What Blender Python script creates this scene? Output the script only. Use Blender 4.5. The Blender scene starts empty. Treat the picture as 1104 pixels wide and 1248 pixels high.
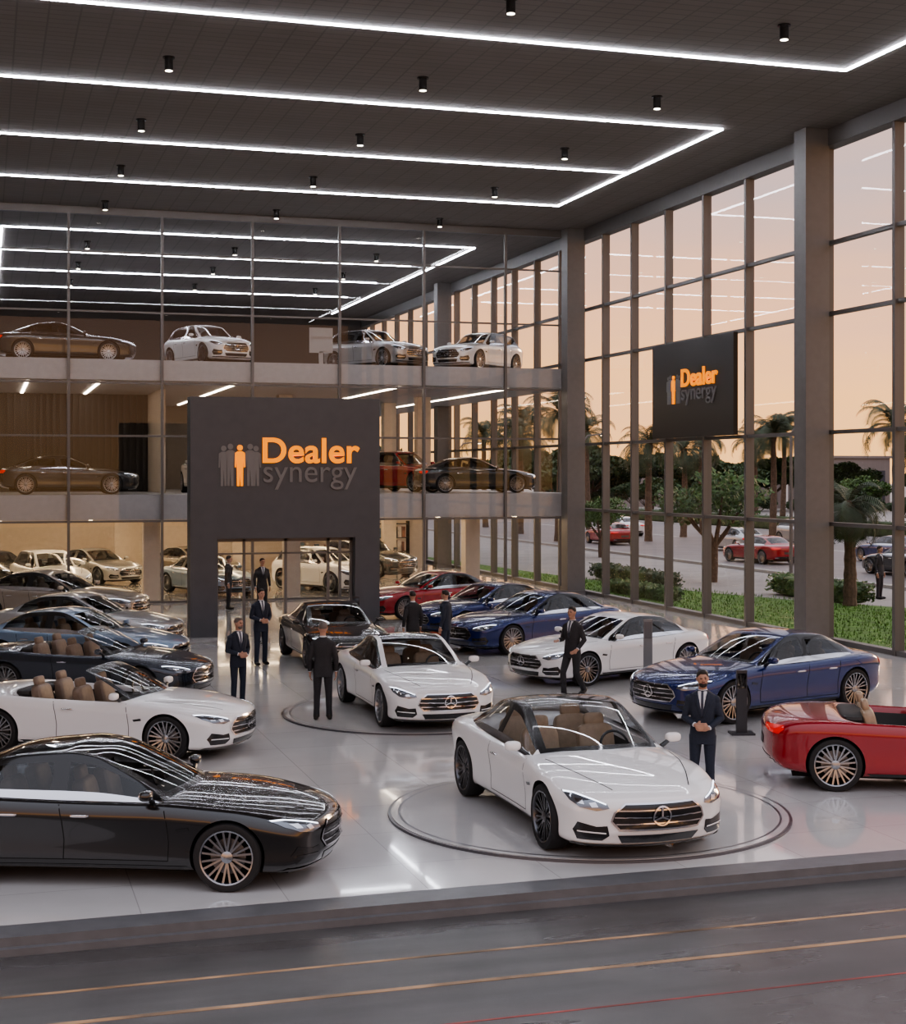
import bpy, bmesh, math, random
from mathutils import Vector, Matrix
from mathutils.bvhtree import BVHTree
random.seed(7)
C=bpy.context; D=bpy.data
sc=C.scene
COL=sc.collection
rad=math.radians

# ---------------------------------------------------------------- materials
def lin(h):
    h=h.lstrip('#'); o=[]
    for i in (0,2,4):
        c=int(h[i:i+2],16)/255
        o.append(c/12.92 if c<=.04045 else ((c+.055)/1.055)**2.4)
    return (*o,1)
def mat(name,col,rough=.5,metal=0,coat=0,emis=None,es=0,spec=.5,var=0,vscale=5,bump=0,bscale=20,crough=.03):
    m=D.materials.new(name); m.use_nodes=True
    nt=m.node_tree; b=nt.nodes['Principled BSDF']
    c=lin(col) if isinstance(col,str) else (*col,1)
    b.inputs['Base Color'].default_value=c
    b.inputs['Roughness'].default_value=rough
    b.inputs['Metallic'].default_value=metal
    b.inputs['Coat Weight'].default_value=coat
    b.inputs['Coat Roughness'].default_value=crough
    b.inputs['Specular IOR Level'].default_value=spec
    if emis:
        b.inputs['Emission Color'].default_value=lin(emis); b.inputs['Emission Strength'].default_value=es
    tc=None
    if var or bump:
        tc=nt.nodes.new('ShaderNodeTexCoord')
    if var:
        n=nt.nodes.new('ShaderNodeTexNoise'); n.inputs['Scale'].default_value=vscale; n.inputs['Detail'].default_value=4
        nt.links.new(tc.outputs['Object'],n.inputs['Vector'])
        r=nt.nodes.new('ShaderNodeMapRange'); r.inputs['From Min'].default_value=.3; r.inputs['From Max'].default_value=.7
        r.inputs['To Min'].default_value=1-var; r.inputs['To Max'].default_value=1+var
        nt.links.new(n.outputs['Fac'],r.inputs['Value'])
        mx=nt.nodes.new('ShaderNodeVectorMath'); mx.operation='SCALE'; mx.inputs[0].default_value=c[:3]
        nt.links.new(r.outputs['Result'],mx.inputs['Scale']); nt.links.new(mx.outputs['Vector'],b.inputs['Base Color'])
    if bump:
        n=nt.nodes.new('ShaderNodeTexNoise'); n.inputs['Scale'].default_value=bscale; n.inputs['Detail'].default_value=3
        nt.links.new(tc.outputs['Object'],n.inputs['Vector'])
        bp=nt.nodes.new('ShaderNodeBump'); bp.inputs['Strength'].default_value=bump; bp.inputs['Distance'].default_value=.02
        nt.links.new(n.outputs['Fac'],bp.inputs['Height']); nt.links.new(bp.outputs['Normal'],b.inputs['Normal'])
    return m
def glassmat(name,tint=(.93,.95,.95),base=.04,k=.6,rough=0.0):
    m=D.materials.new(name); m.use_nodes=True; nt=m.node_tree; nt.nodes.clear()
    o=nt.nodes.new('ShaderNodeOutputMaterial'); mx=nt.nodes.new('ShaderNodeMixShader')
    t=nt.nodes.new('ShaderNodeBsdfTransparent'); t.inputs[0].default_value=(*tint,1)
    g=nt.nodes.new('ShaderNodeBsdfGlossy'); g.inputs['Roughness'].default_value=rough
    f=nt.nodes.new('ShaderNodeLayerWeight'); f.inputs['Blend'].default_value=.5
    p=nt.nodes.new('ShaderNodeMath'); p.operation='POWER'; p.inputs[1].default_value=4
    q=nt.nodes.new('ShaderNodeMath'); q.operation='MULTIPLY_ADD'; q.inputs[1].default_value=k; q.inputs[2].default_value=base
    nt.links.new(f.outputs['Facing'],p.inputs[0]); nt.links.new(p.outputs[0],q.inputs[0]); nt.links.new(q.outputs[0],mx.inputs[0])
    nt.links.new(t.outputs[0],mx.inputs[1]); nt.links.new(g.outputs[0],mx.inputs[2])
    nt.links.new(mx.outputs[0],o.inputs[0]); return m

M={}
M['black']=mat('trim_black',(.012,.012,.013),.25,coat=.5)
M['chrome']=mat('chrome',(.72,.72,.75),.12,metal=1)
M['tire']=mat('tire_rubber',(.015,.015,.016),.7,bump=.1,bscale=60)
M['rim']=mat('alloy_rim',(.36,.37,.39),.28,metal=1)
M['rimdark']=mat('alloy_rim_dark',(.17,.17,.18),.3,metal=1)
M['disc']=mat('brake_disc',(.20,.20,.21),.4,metal=1)
M['carglass']=glassmat('car_glass',(.76,.78,.79),.05,.75)
M['sideglass']=glassmat('tinted_car_glass',(.42,.44,.46),.07,.8)
M['darkglass']=mat('dark_roof_glass',(.008,.009,.011),.04,coat=1)
M['head']=mat('headlight_lens',(.20,.22,.25),.08,metal=.6,coat=1)
M['led']=mat('headlight_led',(.9,.9,.95),.2,emis='#e8f0ff',es=2.5)
M['tail']=mat('tail_light',(.35,.01,.01),.1,coat=1,emis='#ff1a10',es=.4)
M['seatbeige']=mat('leather_beige',(.40,.30,.21),.5,var=.1,vscale=15)
M['seatbrown']=mat('leather_brown',(.20,.15,.115),.5,var=.1,vscale=15)
M['cabin']=mat('cabin_dark',(.03,.028,.027),.6)
M['arch']=mat('arch_liner',(.006,.006,.006),.9)
def paint(name,col,metal=0,rough=.28): return mat(name,col,rough,metal=metal,coat=1,spec=.5,crough=.015)
P={'white':paint('paint_white',(.84,.84,.84)),'black':paint('paint_black',(.010,.009,.009),0,.2),
 'blue':paint('paint_blue',(.008,.020,.12),.35,.25),'lblue':paint('paint_ice_blue',(.17,.25,.36),.4,.3),
 'silver':paint('paint_silver',(.42,.42,.42),.5,.3),'beige':paint('paint_champagne',(.34,.29,.24),.5,.3),
 'red':paint('paint_red',(.30,.005,.012),.15,.25),'navy':paint('paint_midnight',(.03,.04,.06),.4,.25),
 'grey':paint('paint_graphite',(.05,.053,.057),.4,.25)}

# ---------------------------------------------------------------- geometry accumulator
class Geo:
    def __init__(s): s.v=[];s.f=[];s.m=[]
    def add(s,v,f,m=0,mx=None):
        o=len(s.v)
        for p in v:
            p=Vector(p)
            if mx is not None: p=mx@p
            s.v.append(p)
        for i,q in enumerate(f):
            s.f.append([a+o for a in q]); s.m.append(m[i] if isinstance(m,(list,tuple)) else m)
        return s
    def box(s,x0,x1,y0,y1,z0,z1,m=0,mx=None):
        v=[(x,y,z) for x in (x0,x1) for y in (y0,y1) for z in (z0,z1)]
        return s.add(v,[(0,1,3,2),(4,6,7,5),(0,4,5,1),(2,3,7,6),(0,2,6,4),(1,5,7,3)],m,mx)
    def cyl(s,p0,p1,r0,r1=None,n=16,m=0,caps=True,mx=None):
        if r1 is None:r1=r0
        p0=Vector(p0);p1=Vector(p1);z=(p1-p0).normalized()
        a=z.orthogonal().normalized();b=z.cross(a)
        v=[];f=[]
        for p,r in((p0,r0),(p1,r1)):
            for i in range(n):
                t=2*math.pi*i/n; v.append(p+a*math.cos(t)*r+b*math.sin(t)*r)
        for i in range(n):
            j=(i+1)%n; f.append((i,j,n+j,n+i))
        if caps: f.append(tuple(range(n-1,-1,-1))); f.append(tuple(range(n,2*n)))
        return s.add(v,f,m,mx)
    def tube(s,pts,rs,n=10,m=0,mx=None):
        pts=[Vector(p) for p in pts]; v=[];f=[]
        a=None
        for i,p in enumerate(pts):
            t=(pts[min(i+1,len(pts)-1)]-pts[max(i-1,0)]).normalized()
            if a is None: a=t.orthogonal().normalized()
            else:
                a=(a-t*a.dot(t)); a=a.normalized() if a.length>1e-6 else t.orthogonal().normalized()
            b=t.cross(a); r=rs[i]
            for k in range(n):
                q=2*math.pi*k/n; v.append(p+a*math.cos(q)*r+b*math.sin(q)*r)
        for i in range(len(pts)-1):
            for k in range(n):
                j=(k+1)%n; f.append((i*n+k,i*n+j,(i+1)*n+j,(i+1)*n+k))
        f.append(tuple(range(n-1,-1,-1))); L=(len(pts)-1)*n; f.append(tuple(range(L,L+n)))
        return s.add(v,f,m,mx)
    def sup(s,c,r,m=0,e=1.0,nu=20,nv=12,mx=None,rot=None):
        def pw(x): return math.copysign(abs(x)**e,x)
        v=[];f=[]
        for j in range(1,nv):
            ph=-math.pi/2+math.pi*j/nv
            for i in range(nu):
                t=2*math.pi*i/nu
                v.append(Vector((pw(math.cos(ph))*pw(math.cos(t))*r[0],pw(math.cos(ph))*pw(math.sin(t))*r[1],pw(math.sin(ph))*r[2])))
        v.append(Vector((0,0,-r[2]))); v.append(Vector((0,0,r[2]))); b=len(v)-2
        for j in range(nv-2):
            for i in range(nu):
                k=(i+1)%nu; f.append((j*nu+i,j*nu+k,(j+1)*nu+k,(j+1)*nu+i))
        for i in range(nu):
            k=(i+1)%nu; f.append((b,k,i)); f.append((b+1,(nv-2)*nu+i,(nv-2)*nu+k))
        T=Matrix.Translation(Vector(c))
        if rot is not None: T=T@rot
        if mx is not None: T=mx@T
        return s.add(v,f,m,T)
    def mesh(s,name,mats,smooth=None):
        me=D.meshes.new(name); me.from_pydata([tuple(p) for p in s.v],[],s.f)
        for m in mats: me.materials.append(m)
        me.polygons.foreach_set('material_index',s.m)
        if smooth is not None:
            me.polygons.foreach_set('use_smooth',[True]*len(s.f)); me.update()
            me.set_sharp_from_angle(angle=rad(smooth))
        me.update(); return me
    def obj(s,name,mats,smooth=None,parent=None,loc=None,rz=0,sc_=1):
        return mkobj(name,s.mesh(name,mats,smooth),parent,loc,rz,sc_)
def mkobj(name,me,parent=None,loc=None,rz=0,sc_=1):
    o=D.objects.new(name,me); COL.objects.link(o)
    if parent: o.parent=parent
    if loc is not None:o.location=loc
    o.rotation_euler[2]=rz
    o.scale=(sc_,)*3 if not isinstance(sc_,(tuple,list)) else sc_
    return o
def empty(name,loc=(0,0,0),rz=0):
    o=D.objects.new(name,None); COL.objects.link(o); o.location=loc; o.rotation_euler[2]=rz; o.empty_display_size=.3; return o
def evald(o):
    dg=C.evaluated_depsgraph_get(); me=D.meshes.new_from_object(o.evaluated_get(dg)); return me
def RX(a): return Matrix.Rotation(a,4,'X')
def RY(a): return Matrix.Rotation(a,4,'Y')
def RZ(a): return Matrix.Rotation(a,4,'Z')

# ---------------------------------------------------------------- CARS
PAINT,ROOF,GLASS,BLK,CHR,HEAD,TAIL,TIRE,RIM,SEAT,CAB,LED,ARCH,DISC,PILL,SGL=range(16)
NSLOT=16
def sstep(t): t=max(0,min(1,t)); return t*t*(3-2*t)
BODY=[(2.43,.80,.28,.60,.645,0),(2.40,.865,.20,.655,.705,0),(2.28,.915,.165,.705,.765,0),(2.02,.945,.16,.755,.825,0),(1.72,.965,.17,.80,.875,0),
 (1.42,.978,.17,.835,.91,0),(1.1,.962,.17,.855,.94,0),(.86,.95,.17,.87,.955,0),(.70,.945,.17,.877,.955,0),(.58,.942,.17,.88,.9,1),
 (.2,.940,.17,.882,.9,1),(-.3,.942,.17,.888,.9,1),(-.8,.958,.17,.905,.9,1),(-1.12,.975,.17,.92,.9,1),(-1.24,.98,.17,.925,.965,0),
 (-1.5,.985,.18,.935,.985,0),(-1.85,.965,.19,.925,.985,0),(-2.15,.93,.22,.905,.965,0),(-2.32,.88,.27,.85,.92,0),(-2.385,.81,.36,.78,.84,0)]
def section(st):
    x,w,zb,bl,tp,tub=st
    h=bl-zb
    L=[(0,zb),(.75*w,zb),(.935*w,zb+.03),(.972*w,zb+h*.18),(.965*w,zb+h*.40),(.985*w,zb+h*.64),(1.0*w,zb+h*.80),(.972*w,bl-.035),(.915*w,bl)]
    if tub: L+=[(.865*w,bl-.005),(.72*w,.36),(0,.36)]
    else: L+=[(.78*w,bl+(tp-bl)*.55),(.42*w,bl+(tp-bl)*.90),(0,tp)]
    return L
def bowx(x,y):
    if x>1.3: return x-.38*sstep((x-1.3)/1.1)*(abs(y)/.95)**2.2
    if x<-1.6: return x+.20*sstep((-1.6-x)/.75)*(y/.95)**2
    return x
def subdiv_obj(v,f,m,level,creases=None,cut=None):
    me=D.meshes.new('t'); me.from_pydata(v,[],f); 
    for i in range(NSLOT): me.materials.append(D.materials.get('trim_black'))
    me.polygons.foreach_set('material_index',m)
    if creases:
        at=me.attributes.new('crease_edge','FLOAT','EDGE')
        for e in me.edges:
            k=tuple(sorted(e.vertices)); 
            if k in creases: at.data[e.index].value=creases[k]
    me.update()
    o=D.objects.new('t',me); COL.objects.link(o)
    md=o.modifiers.new('s','SUBSURF'); md.levels=level; md.render_levels=level
    if cut:
        b=o.modifiers.new('b','BOOLEAN'); b.operation='DIFFERENCE'; b.object=cut; b.solver='EXACT'
    C.view_layer.update()
    r=evald(o); D.objects.remove(o); return r
def addmesh(g,me):
    g.add([v.co.copy() for v in me.vertices],[list(p.vertices) for p in me.polygons],[p.material_index for p in me.polygons])
class Proj:
    def __init__(s,me):
        s.b=BVHTree.FromPolygons([v.co.copy() for v in me.vertices],[tuple(p.vertices) for p in me.polygons])
    def pt(s,a,b,ax,off):
        if ax=='x': o=Vector((5,a,b)); d=Vector((-1,0,0))
        elif ax=='-x': o=Vector((-5,a,b)); d=Vector((1,0,0))
        elif ax=='y': o=Vector((a,3,b)); d=Vector((0,-1,0))
        elif ax=='-y': o=Vector((a,-3,b)); d=Vector((0,1,0))
        else: o=Vector((a,b,3)); d=Vector((0,0,-1))
        h=s.b.ray_cast(o,d)
        if h[0] is None or h[3]>3.6 and ax in('x','-x'):
            q=Vector((2.3 if ax=='x' else -2.3,a,b)) if ax in('x','-x') else (Vector((a,.95*(1 if ax=='y' else -1),b)) if ax in('y','-y') else Vector((a,b,1)))
            h=s.b.find_nearest(q)
        n=h[1]; 
        if n.dot(d)>0:n=-n
        return h[0]+n*off
    def patch(s,g,poly,ax,m,off=.005,mx=.07):
        bm=bmesh.new(); vs=[bm.verts.new((p[0],p[1],0)) for p in poly]; bm.faces.new(vs)
        bmesh.ops.triangulate(bm,faces=bm.faces[:])
        for _ in range(6):
            L=[e for e in bm.edges if e.calc_length()>mx]
            if not L:break
            bmesh.ops.subdivide_edges(bm,edges=L,cuts=1); bmesh.ops.triangulate(bm,faces=bm.faces[:])
        bm.verts.index_update()
        g.add([s.pt(v.co.x,v.co.y,ax,off) for v in bm.verts],[[v.index for v in f.verts] for f in bm.faces],m); bm.free()
    def ribbon(s,g,pts,w,ax,m,off=.004,closed=False,step=.05):
        q=[]; P_=[Vector(p) for p in pts]
        if closed:P_.append(P_[0])
        for i in range(len(P_)-1):
            n=max(1,int((P_[i+1]-P_[i]).length/step))
            for k in range(n): q.append(P_[i].lerp(P_[i+1],k/n))
        q.append(P_[-1]); v=[];f=[]
        for i,p in enumerate(q):
            t=(q[min(i+1,len(q)-1)]-q[max(i-1,0)]); t.normalize(); nn=Vector((-t.y,t.x))
            for sg in(1,-1):
                r=p+nn*sg*w/2; v.append(s.pt(r.x,r.y,ax,off))
        for i in range(len(q)-1): f.append((2*i,2*i+1,2*i+3,2*i+2))
        g.add(v,f,m)
def sm(poly): return [(-a,b) for a,b in poly][::-1]
def wheel(g,cx,cy,r,side,spokes=10):
    S=r/.345
    T=Matrix.Translation((cx,cy,r))@Matrix.Diagonal((S,side*1.0,S,1))
    def lathe(prof,m,n=36):
        v=[];f=[]
        for i in range(n):
            t=2*math.pi*i/n
            for (rr,y) in prof: v.append((rr*math.cos(t),y,rr*math.sin(t)))
        k=len(prof)
        for i in range(n):
            j=(i+1)%n
            for a in range(k-1): f.append((i*k+a,i*k+a+1,j*k+a+1,j*k+a))
        g.add(v,f,m,T)
    lathe([(.272,-.11),(.30,-.122),(.332,-.112),(.345,-.08),(.345,.08),(.332,.112),(.30,.122),(.272,.112)],TIRE)
    lathe([(.276,.112),(.272,.118),(.258,.112),(.252,.09),(.24,.0),(.24,-.11),(.272,-.11)],RIM)
    lathe([(0.0,-.02),(.24,-.02)],ARCH,24)
    lathe([(.05,.02),(.18,.02),(.18,.0)],DISC,24)
    lathe([(0,.098),(.035,.096),(.06,.085),(.062,.02)],RIM,20)
    for i in range(spokes):
        t=2*math.pi*i/spokes
        for dt in (-.10,.10):
            R=RY(t)
            a0=Vector((.045,.075,dt*.14)); a1=Vector((.262,.098,dt*.45))
            v=[]
            for p,w in((a0,.010),(a1,.011)):
                v+=[(p.x,p.y,p.z-w),(p.x,p.y,p.z+w),(p.x,p.y-.03,p.z+w),(p.x,p.y-.03,p.z-w)]
            g.add(v,[(0,1,5,4),(1,2,6,5),(2,3,7,6),(3,0,4,7)],RIM,T@R)
def make_car(kind):
    g=Geo(); body=[list(s) for s in BODY]
    suv=kind=='suv'; conv=kind=='conv'
    zk=1.18 if suv else 1.0
    v=[];f=[];m=[];rings=[]
    secs=[section(s) for s in body]; NH=len(secs[0])
    for s,sc0 in zip(body,secs):
        ring=[(y,z) for y,z in sc0]+[(-y,z) for y,z in sc0[-2:0:-1]]
        rings.append((s[0],ring))
    def cap(x,ring,dx,k):
        cz=sum(z for y,z in ring)/len(ring)
        return (x+dx,[(y*k,cz+(z-cz)*k) for y,z in ring])
    rings=[cap(*rings[0],.012,.35),cap(*rings[0],.012,.75)]+rings+[cap(*rings[-1],-.012,.75),cap(*rings[-1],-.012,.35)]
    tubs=[0,0]+[s[5] for s in body]+[0,0]
    n=len(rings[0][1])
    for x,r in rings:
        for y,z in r: v.append((bowx(x,y),y,z*zk if z>.3 else z))
    crease={}
    for k in range(len(rings)-1):
        for i in range(n):
            j=(i+1)%n; f.append((k*n+i,(k+1)*n+i,(k+1)*n+j,k*n+j))
            ii=i if i<NH-1 else n-1-i
            if tubs[k] and tubs[k+1] and ii>=NH-3: m.append(CAB)
            elif (tubs[k]!=tubs[k+1]) and ii>=NH-2: m.append(CAB)
            else: m.append(PAINT)
        for i in (6,n-6): crease[tuple(sorted((k*n+i,(k+1)*n+i)))]=.6
        for i in (8,n-8): crease[tuple(sorted((k*n+i,(k+1)*n+i)))]=.35
    f.append(tuple(range(n))); m.append(PAINT)
    L=(len(rings)-1)*n; f.append(tuple(range(L+n-1,L-1,-1))); m.append(PAINT)
    wr=.355 if not suv else .39; ar=.388 if not suv else .43
    cg=Geo(); AX=(1.42,-1.45)
    for ax in AX:
        for sg in(1,-1):
            cg.cyl((ax,sg*.70,wr),(ax,sg*1.3,wr),ar,ar,48,ARCH)
    cm=cg.mesh('cut',[D.materials['trim_black']]*NSLOT)
    bm=bmesh.new(); bm.from_mesh(cm); bmesh.ops.recalc_face_normals(bm,faces=bm.faces[:]); bm.to_mesh(cm); bm.free()
    co=D.objects.new('cut',cm); COL.objects.link(co)
    tm=D.meshes.new('x'); tm.from_pydata(v,[],f); bm=bmesh.new(); bm.from_mesh(tm); bmesh.ops.recalc_face_normals(bm,faces=bm.faces[:])
    f=[[q.index for q in fc.verts] for fc in bm.faces]; bm.free()
    bme=subdiv_obj(v,f,m,2,crease,co)
    D.objects.remove(co)
    addmesh(g,bme); pj=Proj(bme)
    if suv:
        ST=[(.95,.925,.70,.90,.86,.80),(.86,.965,.72,.74,.885,.82),(.46,1.16,.665,.45,.89,.845),(.14,1.335,.62,.15,.895,.855),(.02,1.37,.60,-.02,.9,.855),
            (-.26,1.395,.60,-.26,.905,.86),(-.34,1.395,.60,-.34,.905,.86),(-1.1,1.39,.60,-1.0,.915,.86),(-1.85,1.35,.585,-1.75,.925,.845),(-2.0,1.24,.60,-1.92,.925,.82),(-2.16,1.02,.64,-2.1,.93,.78),(-2.2,.93,.66,-2.15,.90,.74)]
    else:
        dx=0 if kind in('coupe','conv') else -.10
        ST=[(1.0,.925,.72,.95,.86,.80),(.92,.96,.735,.80,.882,.83),(.50,1.16,.685,.45,.885,.85),(.10,1.325,.63,.15,.89,.855),(-.04,1.362,.615,-.05,.892,.855),
            (-.33,1.39,.61,-.33,.895,.86),(-.40,1.39,.61,-.40,.897,.86),(-.85+dx,1.35,.60,-.8+dx,.91,.86),(-1.05+dx,1.30,.59,-1.15+dx,.925,.85),(-1.42+dx/2,1.17,.60,-1.45+dx/2,.93,.83),(-1.78+dx/2,1.035,.62,-1.72,.93,.80),(-1.9+dx/2,.96,.64,-1.85,.90,.76)]
    v=[];f=[];m=[]; ns=len(ST)
    for k,(xt,zt,wt,xb,zb,wb) in enumerate(ST):
        half=[]
        kb=[-.22,-.20,-.13,-.08,-.04,0,0,0,.04,.08,.12,.12][k]
        for fr in(0,.5,.94,1.0): half.append((xt+kb*fr*fr,wt*fr,zt-.045*fr**2.5))
        tx,ty,tz=half[-1]
        for t in(.07,.94,1.0):
            bul=.022*math.sin(math.pi*t)
            half.append((tx+(xb-tx)*t,ty+(wb-ty)*t+bul,tz+(zb-tz)*t))
        row=[(x,-y,z) for x,y,z in half[:0:-1]]+half
        v+=[(x,y,z*zk) for x,y,z in row]
    for k in range(ns-1):
        for c in range(12):
            a=(5-c) if c<6 else c-6
            if conv and (k>3 or a>2): continue
            f.append((k*13+c,k*13+c+1,(k+1)*13+c+1,(k+1)*13+c))
            mt=PAINT
            if a<=1:
                if k in(1,2): mt=GLASS
                elif k in(8,9): mt=SGL
                elif k==0: mt=BLK
                elif k==3: mt=ROOF if not conv else BLK
                elif 3<k<8: mt=ROOF
            elif a==2: mt=PILL
            elif a==3: mt=BLK if 1<=k<=8 else PAINT
            elif a==4: mt=(BLK if k==5 else SGL) if 1<=k<=8 else PAINT
            elif a==5: mt=CHR if 1<=k<=8 else PAINT
            m.append(mt)
    gme=subdiv_obj(v,f,m,2)
    addmesh(g,gme)
    Z=lambda poly:[(a,b*zk) for a,b in poly]
    G=[(-.38,.645),(.38,.645),(.49,.56),(.52,.47),(.44,.38),(-.44,.38),(-.52,.47),(-.49,.56)]
    pj.patch(g,Z(G),'x',BLK,.006,.05); pj.ribbon(g,Z(G),.018,'x',CHR,.012,True,.04)
    for zz,w in((.44,.475),(.51,.49),(.58,.455)): pj.ribbon(g,Z([(-w,zz),(w,zz)]),.013,'x',CHR,.014)
    ring=[(math.cos(t*math.pi/12)*.095,.515*zk+math.sin(t*math.pi/12)*.095) for t in range(24)]
    pj.ribbon(g,ring,.016,'x',CHR,.03,True,.02)
    for a in(90,210,330): pj.ribbon(g,[(0,.515*zk),(math.cos(rad(a))*.09,.515*zk+math.sin(rad(a))*.09)],.02,'x',CHR,.03)
    H=[(.54,.60),(.66,.575),(.80,.60),(.865,.655),(.885,.725),(.82,.728),(.68,.69),(.56,.645)]
    I=[(.56,.42),(.66,.41),(.82,.45),(.85,.36),(.82,.27),(.60,.265),(.54,.32)]
    for sg in(1,-1):
        q=(lambda p:p) if sg==1 else sm
        pj.patch(g,Z(q(H)),'x',HEAD,.007,.04)
        pj.ribbon(g,Z([(sg*a,b) for a,b in [(.565,.638),(.68,.680),(.81,.718),(.878,.718)]]),.012,'x',LED,.011)
        pj.patch(g,Z(q([(.64,.61),(.70,.605),(.72,.645),(.66,.655)])),'x',CHR,.012,.04)
        pj.patch(g,Z(q([(.76,.63),(.81,.635),(.83,.68),(.77,.675)])),'x',CHR,.012,.04)
        pj.patch(g,Z(q(I)),'x',BLK,.006,.05)
        pj.ribbon(g,Z([(sg*.57,.345),(sg*.82,.355)]),.014,'x',CHR if suv else PAINT,.014)
        pj.patch(g,Z(q([(.42,.83),(.84,.85),(.87,.80),(.84,.735),(.60,.745),(.45,.775)])),'-x',TAIL,.007,.05)
        pj.patch(g,Z(q([(.50,.36),(.72,.37),(.70,.31),(.52,.31)])),'-x',CHR,.008,.05)
        ys='y' if sg==1 else '-y'
        pj.patch(g,[(1.0,.195),(1.0,.25),(-1.04,.25),(-1.04,.195)],ys,BLK,.004,.10)
        for sx in ((.80,-.42) if kind in('coupe','conv') else (.80,-.30,-1.02)):
            pj.ribbon(g,Z([(sx,.30),(sx+.01,.5),(sx-.01,.70),(sx-.05,.86)]),.010,ys,ARCH,.0025)
        pj.ribbon(g,Z([(.80,.30),(-.42 if kind in('coupe','conv') else -1.02,.30)]),.008,ys,ARCH,.0025)
        for hx in ((-.22,) if kind in('coupe','conv') else (-.12,-.88)):
            g.sup((hx,sg*.955,.755*zk),(.10,.018,.014),CHR,.5,12,8)
        pj.patch(g,Z([(.90,.60),(.88,.63),(1.02,.655),(1.03,.62)]),ys,BLK,.004,.05)
        g.sup((.60,sg*1.00,.985*zk),(.065,.095,.055),PAINT,.7,14,10)
        g.sup((.585,sg*1.00,.985*zk),(.062,.082,.043),CHR,.6,12,8)
        g.cyl((.62,sg*.84,.89*zk),(.61,sg*.95,.96*zk),.03,.025,8,BLK)
    pj.patch(g,Z([(-.46,.325),(.46,.325),(.40,.235),(-.40,.235)]),'x',BLK,.006,.06)
    pj.ribbon(g,Z([(-.84,.215),(-.4,.205),(.4,.205),(.84,.215)]),.03,'x',BLK,.012)
    pj.patch(g,Z([(-.62,.40),(.62,.40),(.55,.29),(-.55,.29)]),'-x',BLK,.006,.08)
    pj.patch(g,Z([(-.26,.62),(.26,.62),(.26,.51),(-.26,.51)]),'-x',CAB,.006,.08)
    for sg in(1,-1):
        pj.ribbon(g,[(2.16,sg*.44),(1.8,sg*.58),(1.4,sg*.70),(1.0,sg*.76)],.012,'z',ARCH,.0015)
    for sx in (.0,-.78):
        for sg in(1,-1):
            zz=1.0 if not suv else 1.12
            if conv and sx<-.5: sx=-.72
            g.sup((sx+.05,sg*.36,.50*zz),(.27,.25,.10),SEAT,.45,16,10)
            g.sup((sx-.22,sg*.36,.78*zz),(.09,.235,.27),SEAT,.45,16,10,rot=RY(rad(-14)))
            g.sup((sx-.30,sg*.36,1.08*zz),(.05,.13,.09),SEAT,.5,14,8,rot=RY(rad(-12)))
    g.sup((.62,0,.80*zk),(.20,.66,.11),CAB,.4,16,10)
    g.box(.1,.55,-.09,.09,.36,.62,CAB)
    tv=[];tf=[]
    for i in range(20):
        t=2*math.pi*i/20
        for k in range(6):
            u=2*math.pi*k/6; rr=.175+.016*math.cos(u); tv.append((.016*math.sin(u),rr*math.cos(t),rr*math.sin(t)))
    for i in range(20):
        for k in range(6): tf.append((i*6+k,((i+1)%20)*6+k,((i+1)%20)*6+(k+1)%6,i*6+(k+1)%6))
    g.add(tv,tf,BLK,Matrix.Translation((.36,.36,.88*zk))@RY(rad(-25)))
    if conv:
        g.sup((-1.18,0,.91),(.17,.62,.07),CAB,.5,16,10)
    g.box(-2.0,2.0,-.66,.66,.14,.24,ARCH)
    for ax in AX:
        for sg in(1,-1): wheel(g,ax,sg*.845,wr,sg,10 if not suv else 7)
    return g.mesh('mesh_'+kind,[M['black']]*NSLOT,38)
CARM={k:make_car(k) for k in('coupe','conv','sedan','suv')}
NM={'coupe':'coupe_car','conv':'convertible_car','sedan':'sedan_car','suv':'suv_car'}
def car(kind,col,x,y,z,head,s=1.0,roof=None,seat='seatbrown',rim='rim',pill=None,sg='sideglass'):
    o=mkobj(NM[kind],CARM[kind],None,(x,y,z),rad(head),s)
    pm=P[col]
    L=[pm,M[roof] if roof else pm,M['carglass'],M['black'],M['chrome'],M['head'],M['tail'],M['tire'],M[rim],M[seat],M['cabin'],M['led'],M['arch'],M['disc'],M[pill] if pill else pm,M[sg]]
    for i,m in enumerate(L):
        o.material_slots[i].link='OBJECT'; o.material_slots[i].material=m
    return o
T_=.036
car('coupe','white',7.22,18.05,T_,-90,1.07,'carglass','seatbeige','rimdark','black','carglass')
car('coupe','white',7.5,26.85,T_,-90,1.02,'darkglass','seatbeige','rim')
car('coupe','black',7.9,35.15,0,-90,1.0,'darkglass','seatbrown','rimdark')
car('sedan','black',1.44,17.36,0,-22,1.03,'darkglass','seatbrown','rim')
car('conv','white',1.9,24.92,0,-31,1.0,None,'seatbrown','rim','black')
car('conv','navy',2.1,31.0,0,-31,1.0,None,'seatbrown','rim','black')
car('sedan','lblue',2.1,35.0,0,-31,1.02,None,'seatbeige')
car('sedan','silver',2.5,39.3,0,-31,1.02)
car('sedan','beige',2.1,46.4,0,-31,1.14)
car('sedan','blue',13.35,36.2,0,199.6,1.04)
car('sedan','blue',13.4,40.2,0,199.6,1.0)
car('sedan','red',13.3,45.4,0,195,1.0)
car('sedan','white',13.0,30.5,0,198.7,1.0,None,'seatbrown')
car('sedan','blue',13.8,25.4,0,196.2,1.08,None,'seatbrown')
car('conv','red',13.05,18.65,0,-27,1.04,None,'seatbeige','rim','black')
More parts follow.
